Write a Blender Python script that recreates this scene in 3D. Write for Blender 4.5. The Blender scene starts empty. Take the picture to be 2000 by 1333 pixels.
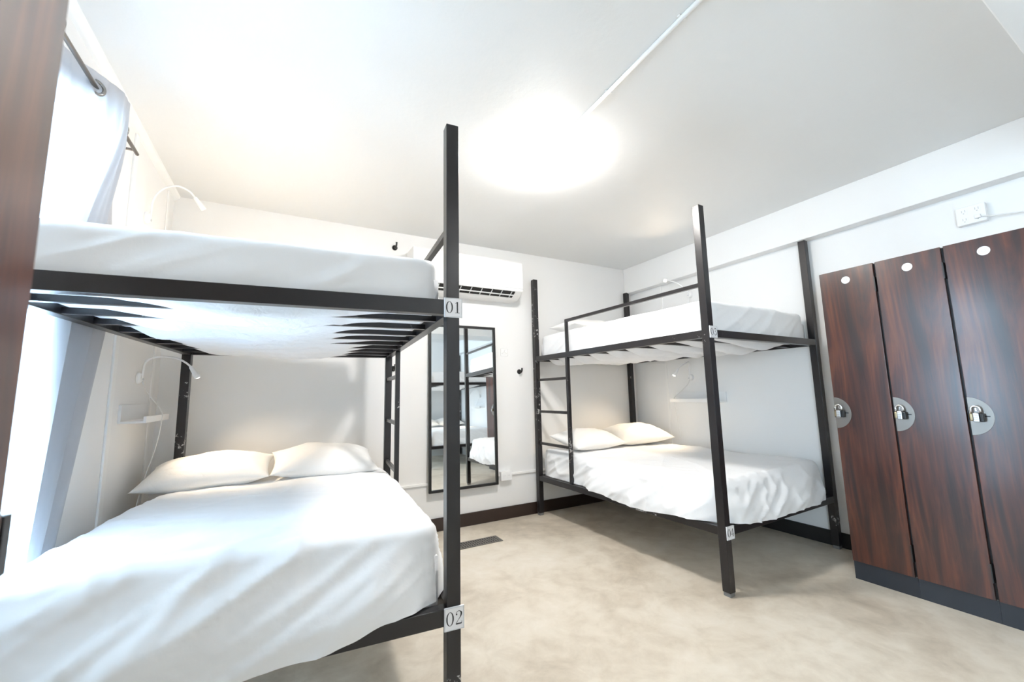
import bpy, bmesh, math, random
from mathutils import Vector, Matrix, noise

SC = bpy.context.scene
COL = SC.collection
PI = math.pi
R = math.radians

# ------------------------------------------------------------------ camera
F_PX, YAW, PITCH, ROLL, CAM_H = 803.08, R(28.567), R(7.333), R(1.223), 1.1797
_r0 = Vector((math.cos(YAW), -math.sin(YAW), 0)); _f0 = Vector((math.sin(YAW), math.cos(YAW), 0)); _z = Vector((0, 0, 1))
_d = _f0 * math.cos(PITCH) + _z * math.sin(PITCH)
_u = -_f0 * math.sin(PITCH) + _z * math.cos(PITCH)
_right = _r0 * math.cos(ROLL) - _u * math.sin(ROLL)
_up = _r0 * math.sin(ROLL) + _u * math.cos(ROLL)
cam_d = bpy.data.cameras.new('camera'); cam = bpy.data.objects.new('camera', cam_d); COL.objects.link(cam)
M = Matrix.Identity(4)
for i in range(3):
    M[i][0] = _right[i]; M[i][1] = _up[i]; M[i][2] = -_d[i]
M[2][3] = CAM_H
cam.matrix_world = M
cam_d.sensor_width = 36.0; cam_d.lens = F_PX / 2000 * 36.0; cam_d.clip_start = 0.02
cam_d.dof.use_dof = True; cam_d.dof.focus_distance = 2.2; cam_d.dof.aperture_fstop = 3.2
SC.camera = cam

# ------------------------------------------------------------------ room numbers
XL, XR, YB, YR, HC = -0.784, 3.66, 3.648, -2.25, 2.661
WIN = (1.50, 2.10, 0.10, 2.32)            # window in the left wall: y0 y1 z0 z1

# ------------------------------------------------------------------ world, daylight, exposure
w = bpy.data.worlds.new('world'); SC.world = w; w.use_nodes = True
bg = w.node_tree.nodes['Background']
bg.inputs['Color'].default_value = (0.62, 0.80, 1.0, 1); bg.inputs['Strength'].default_value = 5.0
SC.view_settings.view_transform = 'Standard'; SC.view_settings.look = 'None'
SC.view_settings.gamma = 1.0; SC.view_settings.use_curve_mapping = False
SC.view_settings.exposure = 0.76
def area(name, loc, rot, sx, sy, power, color):
    l = bpy.data.lights.new(name, 'AREA'); l.shape = 'RECTANGLE'; l.size = sx; l.size_y = sy
    l.energy = power; l.color = color
    o = bpy.data.objects.new(name, l); COL.objects.link(o); o.location = loc; o.rotation_euler = rot
    return o
DAYLIGHT = area('daylight', (XL - 0.25, (WIN[0] + WIN[1]) / 2, (WIN[2] + WIN[3]) / 2), (0, R(-90), 0), 2.2, 0.6, 210, (0.52, 0.77, 1.0))
FILL_WIN = (-1.75, -0.55, 0.75, 2.25)          # unseen window added behind the viewpoint to brighten the room
FILL_DAYLIGHT = area('daylight', (XL - 0.25, (FILL_WIN[0] + FILL_WIN[1]) / 2, (FILL_WIN[2] + FILL_WIN[3]) / 2), (0, R(-90), 0), 1.5, 1.25, 55, (0.66, 0.86, 1.0))  # fill light shining in through the added rear window
SC.cycles.max_bounces = 10; SC.cycles.diffuse_bounces = 7; SC.cycles.transparent_max_bounces = 12
SC.cycles.sample_clamp_indirect = 6.0

# ------------------------------------------------------------------ materials
def mat(name, color=(0.8, 0.8, 0.8), rough=0.5, metal=0.0, **k):
    m = bpy.data.materials.new(name); m.use_nodes = True
    b = m.node_tree.nodes['Principled BSDF']
    b.inputs['Base Color'].default_value = (*color, 1); b.inputs['Roughness'].default_value = rough
    b.inputs['Metallic'].default_value = metal
    if 'coat' in k: b.inputs['Coat Weight'].default_value = k['coat']; b.inputs['Coat Roughness'].default_value = k.get('coat_rough', 0.1)
    if 'emit' in k:
        b.inputs['Emission Color'].default_value = (*k['emit'], 1); b.inputs['Emission Strength'].default_value = k['power']
    return m
def nodes(m): return m.node_tree.nodes, m.node_tree.links, m.node_tree.nodes['Principled BSDF']
def coords(N, L, scale=(1, 1, 1)):
    tc = N.new('ShaderNodeTexCoord'); mp = N.new('ShaderNodeMapping'); mp.inputs['Scale'].default_value = scale
    L.new(tc.outputs['Object'], mp.inputs['Vector']); return mp.outputs['Vector']
def noise_node(N, L, vec, scale, detail=4, rough=0.5, dist=0.0):
    n = N.new('ShaderNodeTexNoise'); n.inputs['Scale'].default_value = scale; n.inputs['Detail'].default_value = detail
    n.inputs['Roughness'].default_value = rough; n.inputs['Distortion'].default_value = dist
    L.new(vec, n.inputs['Vector']); return n.outputs['Fac']
def ramp(N, L, fac, stops):
    r = N.new('ShaderNodeValToRGB'); e = r.color_ramp.elements
    while len(e) < len(stops): e.new(0.5)
    for i, (p, c) in enumerate(stops): e[i].position = p; e[i].color = (*c, 1)
    L.new(fac, r.inputs['Fac']); return r.outputs['Color']
def bump(N, L, B, h, strength, dist=0.01):
    b = N.new('ShaderNodeBump'); b.inputs['Strength'].default_value = strength; b.inputs['Distance'].default_value = dist
    L.new(h, b.inputs['Height']); L.new(b.outputs['Normal'], B.inputs['Normal'])

def plaster(name, color, strength=0.15, scale=14):
    m = mat(name, color, 0.62); N, L, B = nodes(m)
    v = coords(N, L); f = noise_node(N, L, v, scale, 6, 0.6)
    c = ramp(N, L, noise_node(N, L, v, 1.3, 3), [(0.3, tuple(x * 0.975 for x in color)), (0.7, color)])
    L.new(c, B.inputs['Base Color']); bump(N, L, B, f, strength, 0.004); return m
M_WALL = plaster('white_wall_paint', (0.84, 0.835, 0.825))
M_CEIL = plaster('ceiling_plaster', (0.80, 0.80, 0.79), 0.5, 9)
M_TRIM = mat('white_trim_paint', (0.86, 0.855, 0.84), 0.4)
M_BASE = mat('dark_brown_baseboard', (0.030, 0.017, 0.013), 0.35)

def concrete():
    m = mat('polished_concrete', (0.6, 0.55, 0.47), 0.42); N, L, B = nodes(m)
    v = coords(N, L); n1 = noise_node(N, L, v, 1.1, 9, 0.62, 0.7); n2 = noise_node(N, L, v, 6.5, 8, 0.65, 0.4)
    mx = N.new('ShaderNodeMix'); mx.inputs['Factor'].default_value = 0.4; L.new(n1, mx.inputs[2]); L.new(n2, mx.inputs[3])
    c = ramp(N, L, mx.outputs[0], [(0.33, (0.44, 0.375, 0.295)), (0.45, (0.60, 0.525, 0.425)), (0.54, (0.70, 0.63, 0.525)), (0.68, (0.80, 0.745, 0.66))])
    L.new(c, B.inputs['Base Color'])
    r = N.new('ShaderNodeMapRange'); r.inputs[3].default_value = 0.30; r.inputs[4].default_value = 0.5; L.new(n2, r.inputs[0]); L.new(r.outputs[0], B.inputs['Roughness'])
    bump(N, L, B, n2, 0.12, 0.004); return m
M_FLOOR = concrete()

def black_metal():
    m = mat('black_powder_coated_steel', (0.012, 0.012, 0.014), 0.29); N, L, B = nodes(m)
    v = coords(N, L); f = noise_node(N, L, v, 26, 5, 0.75, 0.3); g = noise_node(N, L, v, 2.3, 2)
    mu = N.new('ShaderNodeMath'); mu.operation = 'MULTIPLY'; L.new(f, mu.inputs[0]); L.new(g, mu.inputs[1])
    c = ramp(N, L, mu.outputs[0], [(0.0, (0.013, 0.012, 0.014)), (0.396, (0.015, 0.013, 0.014)), (0.405, (0.42, 0.41, 0.40))])
    L.new(c, B.inputs['Base Color']); bump(N, L, B, noise_node(N, L, v, 160, 2), 0.10, 0.001); return m
M_STEEL = black_metal()
M_BLACK = mat('black_paint', (0.010, 0.010, 0.011), 0.4)
M_RUBBER = mat('scuffed_grey_plastic', (0.20, 0.20, 0.20), 0.5)

def cloth(name, color, bs=0.25):
    m = mat(name, color, 0.85); N, L, B = nodes(m)
    v = coords(N, L, (1, 1.6, 1)); f = noise_node(N, L, v, 14, 4, 0.5, 0.4)
    B.inputs['Sheen Weight'].default_value = 0.25
    bump(N, L, B, f, bs, 0.02); return m
M_SHEET = cloth('white_cotton_sheet', (0.86, 0.865, 0.875), 0.08)
M_PILLOW = cloth('white_cotton_pillowcase', (0.87, 0.86, 0.84), 0.2)
M_TICK = cloth('white_mattress_cover', (0.84, 0.845, 0.86), 0.5)

def walnut():
    m = mat('glossy_walnut_veneer', (0.12, 0.04, 0.02), 0.32, coat=0.6, coat_rough=0.2); N, L, B = nodes(m)
    v = coords(N, L, (5, 5, 0.55)); n1 = noise_node(N, L, v, 1.7, 7, 0.6, 1.6)
    v2 = coords(N, L, (38, 38, 1.0)); n2 = noise_node(N, L, v2, 1.2, 3, 0.6)
    mx = N.new('ShaderNodeMix'); mx.inputs['Factor'].default_value = 0.24; L.new(n1, mx.inputs[2]); L.new(n2, mx.inputs[3])
    c = ramp(N, L, mx.outputs[0], [(0.30, (0.010, 0.005, 0.005)), (0.43, (0.030, 0.009, 0.007)), (0.55, (0.075, 0.019, 0.010)), (0.72, (0.165, 0.045, 0.016))])
    L.new(c, B.inputs['Base Color']); return m
M_WOOD = walnut()
M_PLY = mat('pale_locker_edge', (0.42, 0.36, 0.30), 0.5)
M_KICK = mat('black_kick_board', (0.022, 0.026, 0.034), 0.38)
M_CHROME = mat('chrome', (0.85, 0.85, 0.86), 0.12, 1.0)
M_PLATE = mat('brushed_steel', (0.26, 0.235, 0.215), 0.38, 1.0)
M_GROM = mat('dark_nickel', (0.30, 0.29, 0.28), 0.25, 1.0)
M_LOCK = mat('lock_steel', (0.42, 0.42, 0.43), 0.28, 1.0)
M_BRASS = mat('dull_brass', (0.30, 0.24, 0.15), 0.35, 1.0)
M_WHITE = mat('white_plastic', (0.86, 0.86, 0.86), 0.35)
M_GREYP = mat('pale_grey_plastic', (0.62, 0.64, 0.66), 0.4)
M_PAPER = mat('white_card', (0.85, 0.85, 0.87), 0.3, coat=0.5)
M_INK = mat('black_ink', (0.03, 0.03, 0.035), 0.5)
M_GINK = mat('grey_ink', (0.55, 0.55, 0.55), 0.6)
M_CORD = mat('white_cord', (0.75, 0.75, 0.74), 0.5)
M_DARK = mat('dark_vent_interior', (0.012, 0.012, 0.012), 0.7)
M_REG = mat('dark_bronze_register', (0.15, 0.14, 0.125), 0.45)
M_MIRROR = mat('mirror_silver', (0.90, 0.92, 0.92), 0.01, 1.0)
M_BULB = mat('warm_led', (1, 0.9, 0.75), 0.4, emit=(1.0, 0.86, 0.66), power=34)
M_DOME = mat('lit_opal_dome', (1, 1, 1), 0.4, emit=(1.0, 0.968, 0.925), power=118)
M_FILL_DOME = mat('fill_opal_dome', (1, 1, 1), 0.4, emit=(1.0, 0.968, 0.925), power=34)  # glow of the added ceiling fill light, out of view
M_WFRAME = mat('window_frame_white', (0.8, 0.82, 0.84), 0.4)

def curtain_mat():
    m = bpy.data.materials.new('grey_white_curtain'); m.use_nodes = True
    N, L = m.node_tree.nodes, m.node_tree.links; N.clear()
    out = N.new('ShaderNodeOutputMaterial'); d = N.new('ShaderNodeBsdfDiffuse'); t = N.new('ShaderNodeBsdfTranslucent'); mx = N.new('ShaderNodeMixShader')
    d.inputs['Color'].default_value = (0.50, 0.51, 0.54, 1); t.inputs['Color'].default_value = (0.68, 0.66, 0.66, 1)
    tc = N.new('ShaderNodeTexCoord'); n = N.new('ShaderNodeTexNoise'); n.inputs['Scale'].default_value = 220
    b = N.new('ShaderNodeBump'); b.inputs['Strength'].default_value = 0.2; b.inputs['Distance'].default_value = 0.001
    L.new(tc.outputs['Object'], n.inputs['Vector']); L.new(n.outputs['Fac'], b.inputs['Height']); L.new(b.outputs['Normal'], d.inputs['Normal'])
    mx.inputs[0].default_value = 0.42
    L.new(d.outputs[0], mx.inputs[1]); L.new(t.outputs[0], mx.inputs[2]); L.new(mx.outputs[0], out.inputs[0]); return m
M_CURT = curtain_mat()
def glass_mat():
    m = bpy.data.materials.new('window_glass'); m.use_nodes = True
    N, L = m.node_tree.nodes, m.node_tree.links; N.clear()
    out = N.new('ShaderNodeOutputMaterial'); a = N.new('ShaderNodeBsdfTransparent'); g = N.new('ShaderNodeBsdfGlossy'); mx = N.new('ShaderNodeMixShader'); fr = N.new('ShaderNodeFresnel')
    g.inputs['Roughness'].default_value = 0.02; fr.inputs['IOR'].default_value = 1.45
    L.new(fr.outputs[0], mx.inputs[0]); L.new(a.outputs[0], mx.inputs[1]); L.new(g.outputs[0], mx.inputs[2]); L.new(mx.outputs[0], out.inputs[0]); return m
M_GLASS = glass_mat()

# ------------------------------------------------------------------ mesh helpers
def obj(name, bm, m, parent=None, loc=(0, 0, 0), rot=(0, 0, 0), smooth=False, bevel=0.0, mats=None):
    me = bpy.data.meshes.new(name); bm.to_mesh(me); bm.free()
    for mm in (mats or [m]): me.materials.append(mm)
    if smooth:
        for p in me.polygons: p.use_smooth = True
    o = bpy.data.objects.new(name, me); COL.objects.link(o); o.location = loc; o.rotation_euler = rot
    if parent: o.parent = parent
    if bevel:
        md = o.modifiers.new('bevel', 'BEVEL'); md.width = bevel; md.segments = 2; md.limit_method = 'ANGLE'
    return o
def tag(o, label=None, cat=None, group=None, kind=None):
    if label: o['label'] = label
    if cat: o['category'] = cat
    if group: o['group'] = group
    if kind: o['kind'] = kind
    return o
def empty(name, loc=(0, 0, 0), rz=0.0, **k):
    o = bpy.data.objects.new(name, None); COL.objects.link(o); o.location = loc; o.rotation_euler = (0, 0, rz)
    o.empty_display_size = 0.1
    return tag(o, **k)
def add_box(bm, x0, x1, y0, y1, z0, z1, mi=0):
    v = [bm.verts.new(p) for p in ((x0, y0, z0), (x1, y0, z0), (x1, y1, z0), (x0, y1, z0), (x0, y0, z1), (x1, y0, z1), (x1, y1, z1), (x0, y1, z1))]
    for f in ((0, 3, 2, 1), (4, 5, 6, 7), (0, 1, 5, 4), (1, 2, 6, 5), (2, 3, 7, 6), (3, 0, 4, 7)):
        bm.faces.new([v[i] for i in f]).material_index = mi
    return bm
def B(*a):
    return add_box(bmesh.new(), *a)
def frame_of(t):
    t = t.normalized(); a = Vector((0, 0, 1)) if abs(t.z) < 0.9 else Vector((1, 0, 0))
    n = t.cross(a).normalized(); return n, t.cross(n).normalized()
def add_tube(bm, pts, r, n=12, cap=True):
    pts = [Vector(p) for p in pts]; rs = r if isinstance(r, (list, tuple)) else [r] * len(pts)
    rings = []; nrm = None
    for i, p in enumerate(pts):
        t = (pts[min(i + 1, len(pts) - 1)] - pts[max(i - 1, 0)]).normalized()
        if nrm is None: nrm, _ = frame_of(t)
        nrm = (nrm - t * nrm.dot(t)).normalized(); bn = t.cross(nrm)
        rings.append([bm.verts.new(p + (nrm * math.cos(2 * PI * k / n) + bn * math.sin(2 * PI * k / n)) * rs[i]) for k in range(n)])
    for a, b in zip(rings, rings[1:]):
        for k in range(n): bm.faces.new((a[k], a[(k + 1) % n], b[(k + 1) % n], b[k]))
    if cap: bm.faces.new(rings[0][::-1]); bm.faces.new(rings[-1])
    return bm
def tube(pts, r, n=12): return add_tube(bmesh.new(), pts, r, n)
def add_lathe(bm, prof, n=32, mtx=None):
    """prof: list of (radius, height) about z, closed with caps when the radius is 0"""
    rings = []
    for (r, z) in prof:
        if r < 1e-6: rings.append([bm.verts.new((0, 0, z))])
        else: rings.append([bm.verts.new((r * math.cos(2 * PI * k / n), r * math.sin(2 * PI * k / n), z)) for k in range(n)])
    for a, b in zip(rings, rings[1:]):
        for k in range(n):
            k2 = (k + 1) % n
            if len(a) == 1 and len(b) == 1: continue
            if len(a) == 1: bm.faces.new((a[0], b[k2], b[k]))
            elif len(b) == 1: bm.faces.new((a[k], a[k2], b[0]))
            else: bm.faces.new((a[k], a[k2], b[k2], b[k]))
    if mtx: bmesh.ops.transform(bm, matrix=mtx, verts=[v for r in rings for v in r])
    return bm
def lathe(prof, n=32, mtx=None): return add_lathe(bmesh.new(), prof, n, mtx)
def spline(pts, n=8):
    pts = [Vector(p) for p in pts]; out = []
    for i in range(len(pts) - 1):
        p0 = pts[max(i - 1, 0)]; p1 = pts[i]; p2 = pts[i + 1]; p3 = pts[min(i + 2, len(pts) - 1)]
        for k in range(n):
            t = k / n
            out.append(0.5 * ((2 * p1) + (p2 - p0) * t + (2 * p0 - 5 * p1 + 4 * p2 - p3) * t * t + (3 * p1 - p0 - 3 * p2 + p3) * t ** 3))
    return out + [pts[-1]]
def smooth01(a, b, x):
    t = max(0.0, min(1.0, (x - a) / (b - a))); return t * t * (3 - 2 * t)
def copy_tree(o, parent=None):
    c = o.copy(); COL.objects.link(c)
    if parent: c.parent = parent
    for ch in list(o.children): copy_tree(ch, c)
    return c

# ------------------------------------------------------------------ room shell
def struct(name, bm, m, **k): return tag(obj(name, bm, m, **k), kind='structure')
T = 0.14
struct('floor', B(XL - T, XR + T, YR - T, YB + T, -0.1, 0), M_FLOOR)
struct('ceiling', B(XL - T, XR + T, YR - T, YB + T, HC, HC + 0.1), M_CEIL)
struct('wall_back', B(XL - T, XR + T, YB, YB + T, 0, HC), M_WALL)
struct('wall_right', B(XR, XR + T, YR, YB, 0, HC), M_WALL)
struct('wall_front', B(XL - T, XR + T, YR - T, YR, 0, HC), M_WALL)
bm = bmesh.new()
_ys = [YR, FILL_WIN[0], FILL_WIN[1], WIN[0], WIN[1], YB]
for q in (0, 2, 4): add_box(bm, XL - T, XL, _ys[q], _ys[q + 1], 0, HC)
for wn in (WIN, FILL_WIN): add_box(bm, XL - T, XL, wn[0], wn[1], 0, wn[2]); add_box(bm, XL - T, XL, wn[0], wn[1], wn[3], HC)
struct('wall_left', bm, M_WALL)
# boxed beams under the ceiling
struct('trim_beam_right', B(XR - 0.10, XR, YR, YB, 2.354, HC), M_WALL, bevel=0.004)
struct('trim_beam_cross', B(XL, XR - 0.10, -0.22, 0.295, 2.385, HC), M_WALL, bevel=0.004)
# baseboards
struct('baseboard_back', B(XL + 0.014, XR - 0.014, YB - 0.014, YB, 0, 0.112), M_BASE, bevel=0.003)
struct('baseboard_right', B(XR - 0.014, XR, 1.40, YB, 0, 0.108), M_BLACK, bevel=0.003)
struct('baseboard_left', B(XL, XL + 0.014, 0.66, YB, 0, 0.112), M_BASE, bevel=0.003)
# panel seams, cover strips and small crown on the left wall, one strip on the right wall
bm = bmesh.new(); add_box(bm, XL, XL + 0.010, 2.765, 2.815, 0.112, HC - 0.04); struct('trim_panel_strip', bm, M_TRIM, bevel=0.002)
struct('trim_panel_seam', B(XL, XL + 0.003, 2.818, 2.823, 0.9, HC - 0.04), M_GREYP)
struct('trim_corner_strip', B(XL, XL + 0.008, 3.46, 3.50, 0.112, HC - 0.04), M_TRIM, bevel=0.002)
bm = bmesh.new()
pr = [(0, 0), (0.034, 0), (0.030, -0.012), (0.012, -0.030), (0, -0.036)]
va = [bm.verts.new((XL + x, YR, HC + z)) for x, z in pr]; vb = [bm.verts.new((XL + x, YB, HC + z)) for x, z in pr]
for i in range(5): bm.faces.new((va[i], va[(i + 1) % 5], vb[(i + 1) % 5], vb[i]))
bm.faces.new(va); bm.faces.new(vb[::-1]); bmesh.ops.recalc_face_normals(bm, faces=bm.faces)
struct('trim_crown_left', bm, M_TRIM)
struct('trim_strip_right', B(XR - 0.006, XR, 3.165, 3.19, 0.108, 2.354), M_TRIM, bevel=0.002)

# window: frame, sill, mullion, pane
def window(name, wn):
    wy0, wy1, wz0, wz1 = wn
    win = empty(name, (XL - 0.08, (wy0 + wy1) / 2, wz0), kind='structure')
    def wpart(nm, bm, m):
        bmesh.ops.translate(bm, verts=bm.verts, vec=-win.location); return obj(nm, bm, m, win)
    bm = bmesh.new(); fx0, fx1 = XL - 0.11, XL - 0.05
    add_box(bm, fx0, fx1, wy0, wy0 + 0.05, wz0, wz1); add_box(bm, fx0, fx1, wy1 - 0.05, wy1, wz0, wz1)
    add_box(bm, fx0, fx1, wy0 + 0.05, wy1 - 0.05, wz0, wz0 + 0.05); add_box(bm, fx0, fx1, wy0 + 0.05, wy1 - 0.05, wz1 - 0.05, wz1)
    wpart('window_frame', bm, M_WFRAME)
    ym = (wy0 + wy1) / 2
    wpart('mullion', B(fx0 + 0.01, fx1 - 0.01, ym - 0.02, ym + 0.02, wz0 + 0.05, wz1 - 0.05), M_WFRAME)
    wpart('pane', B(XL - 0.084, XL - 0.080, wy0 + 0.05, wy1 - 0.05, wz0 + 0.05, wz1 - 0.05), M_GLASS)
window('window_1', WIN); window('window_fill', FILL_WIN)  # the rear one is added, unseen, to let in fill light

# ------------------------------------------------------------------ digits drawn as ribbons of varying width
def ribbon(bm, pts, ws):
    L_, R_ = [], []
    for i, (p, wd) in enumerate(zip(pts, ws)):
        a = pts[max(i - 1, 0)]; b = pts[min(i + 1, len(pts) - 1)]
        tx, ty = b[0] - a[0], b[1] - a[1]; l = math.hypot(tx, ty) or 1
        nx, ny = -ty / l, tx / l
        L_.append(bm.verts.new((p[0] + nx * wd / 2, 0, p[1] + ny * wd / 2))); R_.append(bm.verts.new((p[0] - nx * wd / 2, 0, p[1] - ny * wd / 2)))
    for i in range(len(pts) - 1): bm.faces.new((L_[i], R_[i], R_[i + 1], L_[i + 1]))
def digit(bm, ch, ox, oz, h):
    s = h
    def P(l): return [(ox + x * s, oz + z * s) for x, z in l]
    def sp(l): return [(v.x, v.z) for v in spline([(x, 0, z) for x, z in l], 6)]
    if ch == '0':
        pts = [(0.30 + 0.25 * math.cos(a), 0.5 + 0.49 * math.sin(a)) for a in [2 * PI * k / 40 for k in range(41)]]
        ribbon(bm, P(pts), [s * (0.035 + 0.085 * abs(math.cos(2 * PI * k / 40)) ** 1.5) for k in range(41)])
    if ch == '1':
        ribbon(bm, P([(0.30, 0.02), (0.30, 0.98)]), [s * 0.12] * 2); ribbon(bm, P([(0.10, 0.02), (0.50, 0.02)]), [s * 0.04] * 2)
        ribbon(bm, P([(0.12, 0.84), (0.30, 0.97)]), [s * 0.03, s * 0.06])
    if ch == '2':
        l = sp([(0.09, 0.74), (0.14, 0.90), (0.30, 0.98), (0.47, 0.90), (0.51, 0.73), (0.42, 0.52), (0.24, 0.30), (0.07, 0.07)])
        n = len(l); ribbon(bm, P(l), [s * (0.04 + 0.09 * smooth01(0.30, 0.5, i / n) * (1 - smooth01(0.55, 0.8, i / n))) for i in range(n)])
        ribbon(bm, P([(0.06, 0.05), (0.53, 0.05)]), [s * 0.10] * 2); ribbon(bm, P([(0.53, 0.03), (0.56, 0.22)]), [s * 0.05, s * 0.02])
        bm_dot(bm, ox + 0.13 * s, oz + 0.74 * s, 0.06 * s)
    if ch == '3':
        l = sp([(0.11, 0.80), (0.18, 0.93), (0.32, 0.98), (0.46, 0.88), (0.45, 0.66), (0.26, 0.53)]); ribbon(bm, P(l), [s * (0.04 + 0.07 * math.sin(PI * i / len(l)) ** 2) for i in range(len(l))])
        l = sp([(0.26, 0.53), (0.46, 0.44), (0.52, 0.25), (0.42, 0.07), (0.24, 0.02), (0.10, 0.15)]); ribbon(bm, P(l), [s * (0.04 + 0.08 * math.sin(PI * i / len(l)) ** 2) for i in range(len(l))])
        bm_dot(bm, ox + 0.13 * s, oz + 0.78 * s, 0.05 * s); bm_dot(bm, ox + 0.12 * s, oz + 0.18 * s, 0.06 * s)
    if ch == '4':
        ribbon(bm, P([(0.41, 0.02), (0.41, 0.98)]), [s * 0.11] * 2); ribbon(bm, P([(0.40, 0.97), (0.04, 0.30)]), [s * 0.04] * 2)
        ribbon(bm, P([(0.03, 0.28), (0.56, 0.28)]), [s * 0.06] * 2); ribbon(bm, P([(0.27, 0.02), (0.54, 0.02)]), [s * 0.035] * 2)
def bm_dot(bm, x, z, r):
    vs = [bm.verts.new((x + r * math.cos(2 * PI * k / 14), 0, z + r * math.sin(2 * PI * k / 14))) for k in range(14)]
    bm.faces.new(vs)

# ------------------------------------------------------------------ bunk beds
TP = 0.05          # post size
SLAT_N = 8
def slat_ys(L):
    sp = (L - 2 * TP) / (SLAT_N + 0.4)
    return [TP + sp * (0.7 + i) for i in range(SLAT_N)], sp
def bunk(W, L, H, z1, z2, rt, loc, rz, ladder_right, plates, label, group):
    t = empty('bunk_bed', loc, rz, label=label, cat='bunk bed', group=group)
    for (x, y) in ((0, 0), (W - TP, 0), (0, L - TP), (W - TP, L - TP)):
        p = obj('post', B(x, x + TP, y, y + TP, 0.022, H), M_STEEL, t, bevel=0.0025)
        q = obj('foot_cap', B(x + 0.003, x + TP - 0.003, y + 0.003, y + TP - 0.003, 0.0, 0.022), M_RUBBER, p, bevel=0.003)
        q['label'] = 'scuffed grey foot cap'
    ys, sp = slat_ys(L)
    for z in (z1, z2):
        for x in (0.004, W - TP + 0.004): obj('side_rail', B(x, x + TP - 0.008, TP, L - TP, z - rt, z), M_STEEL, t, bevel=0.002)
        for y in (0.002, L - TP + 0.004): obj('end_rail', B(TP, W - TP, y, y + TP - 0.006, z - rt, z), M_STEEL, t, bevel=0.002)
        for y in ys: obj('slat', B(TP - 0.004, W - TP + 0.004, y - 0.0125, y + 0.0125, z - rt + 0.004, z - rt + 0.026), M_STEEL, t)
    # ladder and guard at the head end of the long side
    lx = (W - 0.042) if ladder_right else 0.012
    ly = L - TP - 0.50
    lad = obj('ladder_rail', B(lx, lx + 0.03, ly, ly + 0.03, z1, z2 - rt), M_STEEL, t, bevel=0.002)
    for z in (1.313, 1.0, 0.69): obj('rung', B(lx + 0.004, lx + 0.026, ly + 0.03, L - TP, z - 0.013, z + 0.012), M_STEEL, lad, bevel=0.002)
    bm = bmesh.new(); zt = z2 + 0.305
    gy = ly - 0.005
    add_box(bm, lx, lx + 0.025, gy, gy + 0.025, z2, zt); add_box(bm, lx, lx + 0.025, TP, gy, zt - 0.025, zt)
    obj('guard_rail', bm, M_STEEL, t, bevel=0.002)
    for zc, txt in plates:
        px = (W - TP / 2) if ladder_right else TP / 2 + 0.014
        pl = obj('number_plate', B(px - 0.036, px + 0.036, -0.006, -0.001, zc - 0.038, zc + 0.038), M_PAPER, t, bevel=0.002)
        pl['label'] = 'white number plate reading ' + txt
        bm = bmesh.new(); digit(bm, txt[0], px - 0.029, zc - 0.021, 0.044); digit(bm, txt[1], px + 0.002, zc - 0.021, 0.044)
        bmesh.ops.translate(bm, verts=bm.verts, vec=(0, -0.0068, 0)); obj('number', bm, M_INK, pl)
        bm = bmesh.new()
        for s in (-1, 1): add_box(bm, px + s * 0.0335 - 0.0012, px + s * 0.0335 + 0.0012, -0.0072, -0.0055, zc - 0.036, zc + 0.036)
        for s in (-1, 1): add_box(bm, px - 0.035, px + 0.035, -0.0072, -0.0055, zc + s * 0.0355 - 0.0012, zc + s * 0.0355 + 0.0012)
        obj('plate_edge', bm, M_GREYP, pl)
    return t

def rr(s, hx, hy, r):
    """point and outward normal on a rounded rectangle, s in 0..1 starting at the middle of the foot side (-y), going to +x"""
    r = min(r, hx, hy); a, b = 2 * (hx - r), 2 * (hy - r); q = PI * r / 2; P = 2 * a + 2 * b + 4 * q
    d = (s % 1.0) * P
    segs = [('l', a / 2, (0, -hy), (1, 0), (0, -1)), ('c', q, (hx - r, -hy + r), -PI / 2), ('l', b, (hx, -hy + r), (0, 1), (1, 0)), ('c', q, (hx - r, hy - r), 0),
            ('l', a, (hx - r, hy), (-1, 0), (0, 1)), ('c', q, (-hx + r, hy - r), PI / 2), ('l', b, (-hx, hy - r), (0, -1), (-1, 0)), ('c', q, (-hx + r, -hy + r), PI), ('l', a / 2, (-hx + r, -hy), (1, 0), (0, -1))]
    for g in segs:
        if d <= g[1] + 1e-9:
            if g[0] == 'l': return (g[2][0] + g[3][0] * d, g[2][1] + g[3][1] * d), g[4]
            an = g[3] + d / r; return (g[2][0] + r * math.cos(an), g[2][1] + r * math.sin(an)), (math.cos(an), math.sin(an))
        d -= g[1]
    return (0, -hy), (0, -1)
TOPF = {'foot': 0.55, 'left': 0.3, 'right': 0.25, 'head': 0.0}
def ridge(x, y, z=0.0, p=5): return (1 - abs(noise.noise(Vector((x, y, z))))) ** p

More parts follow.
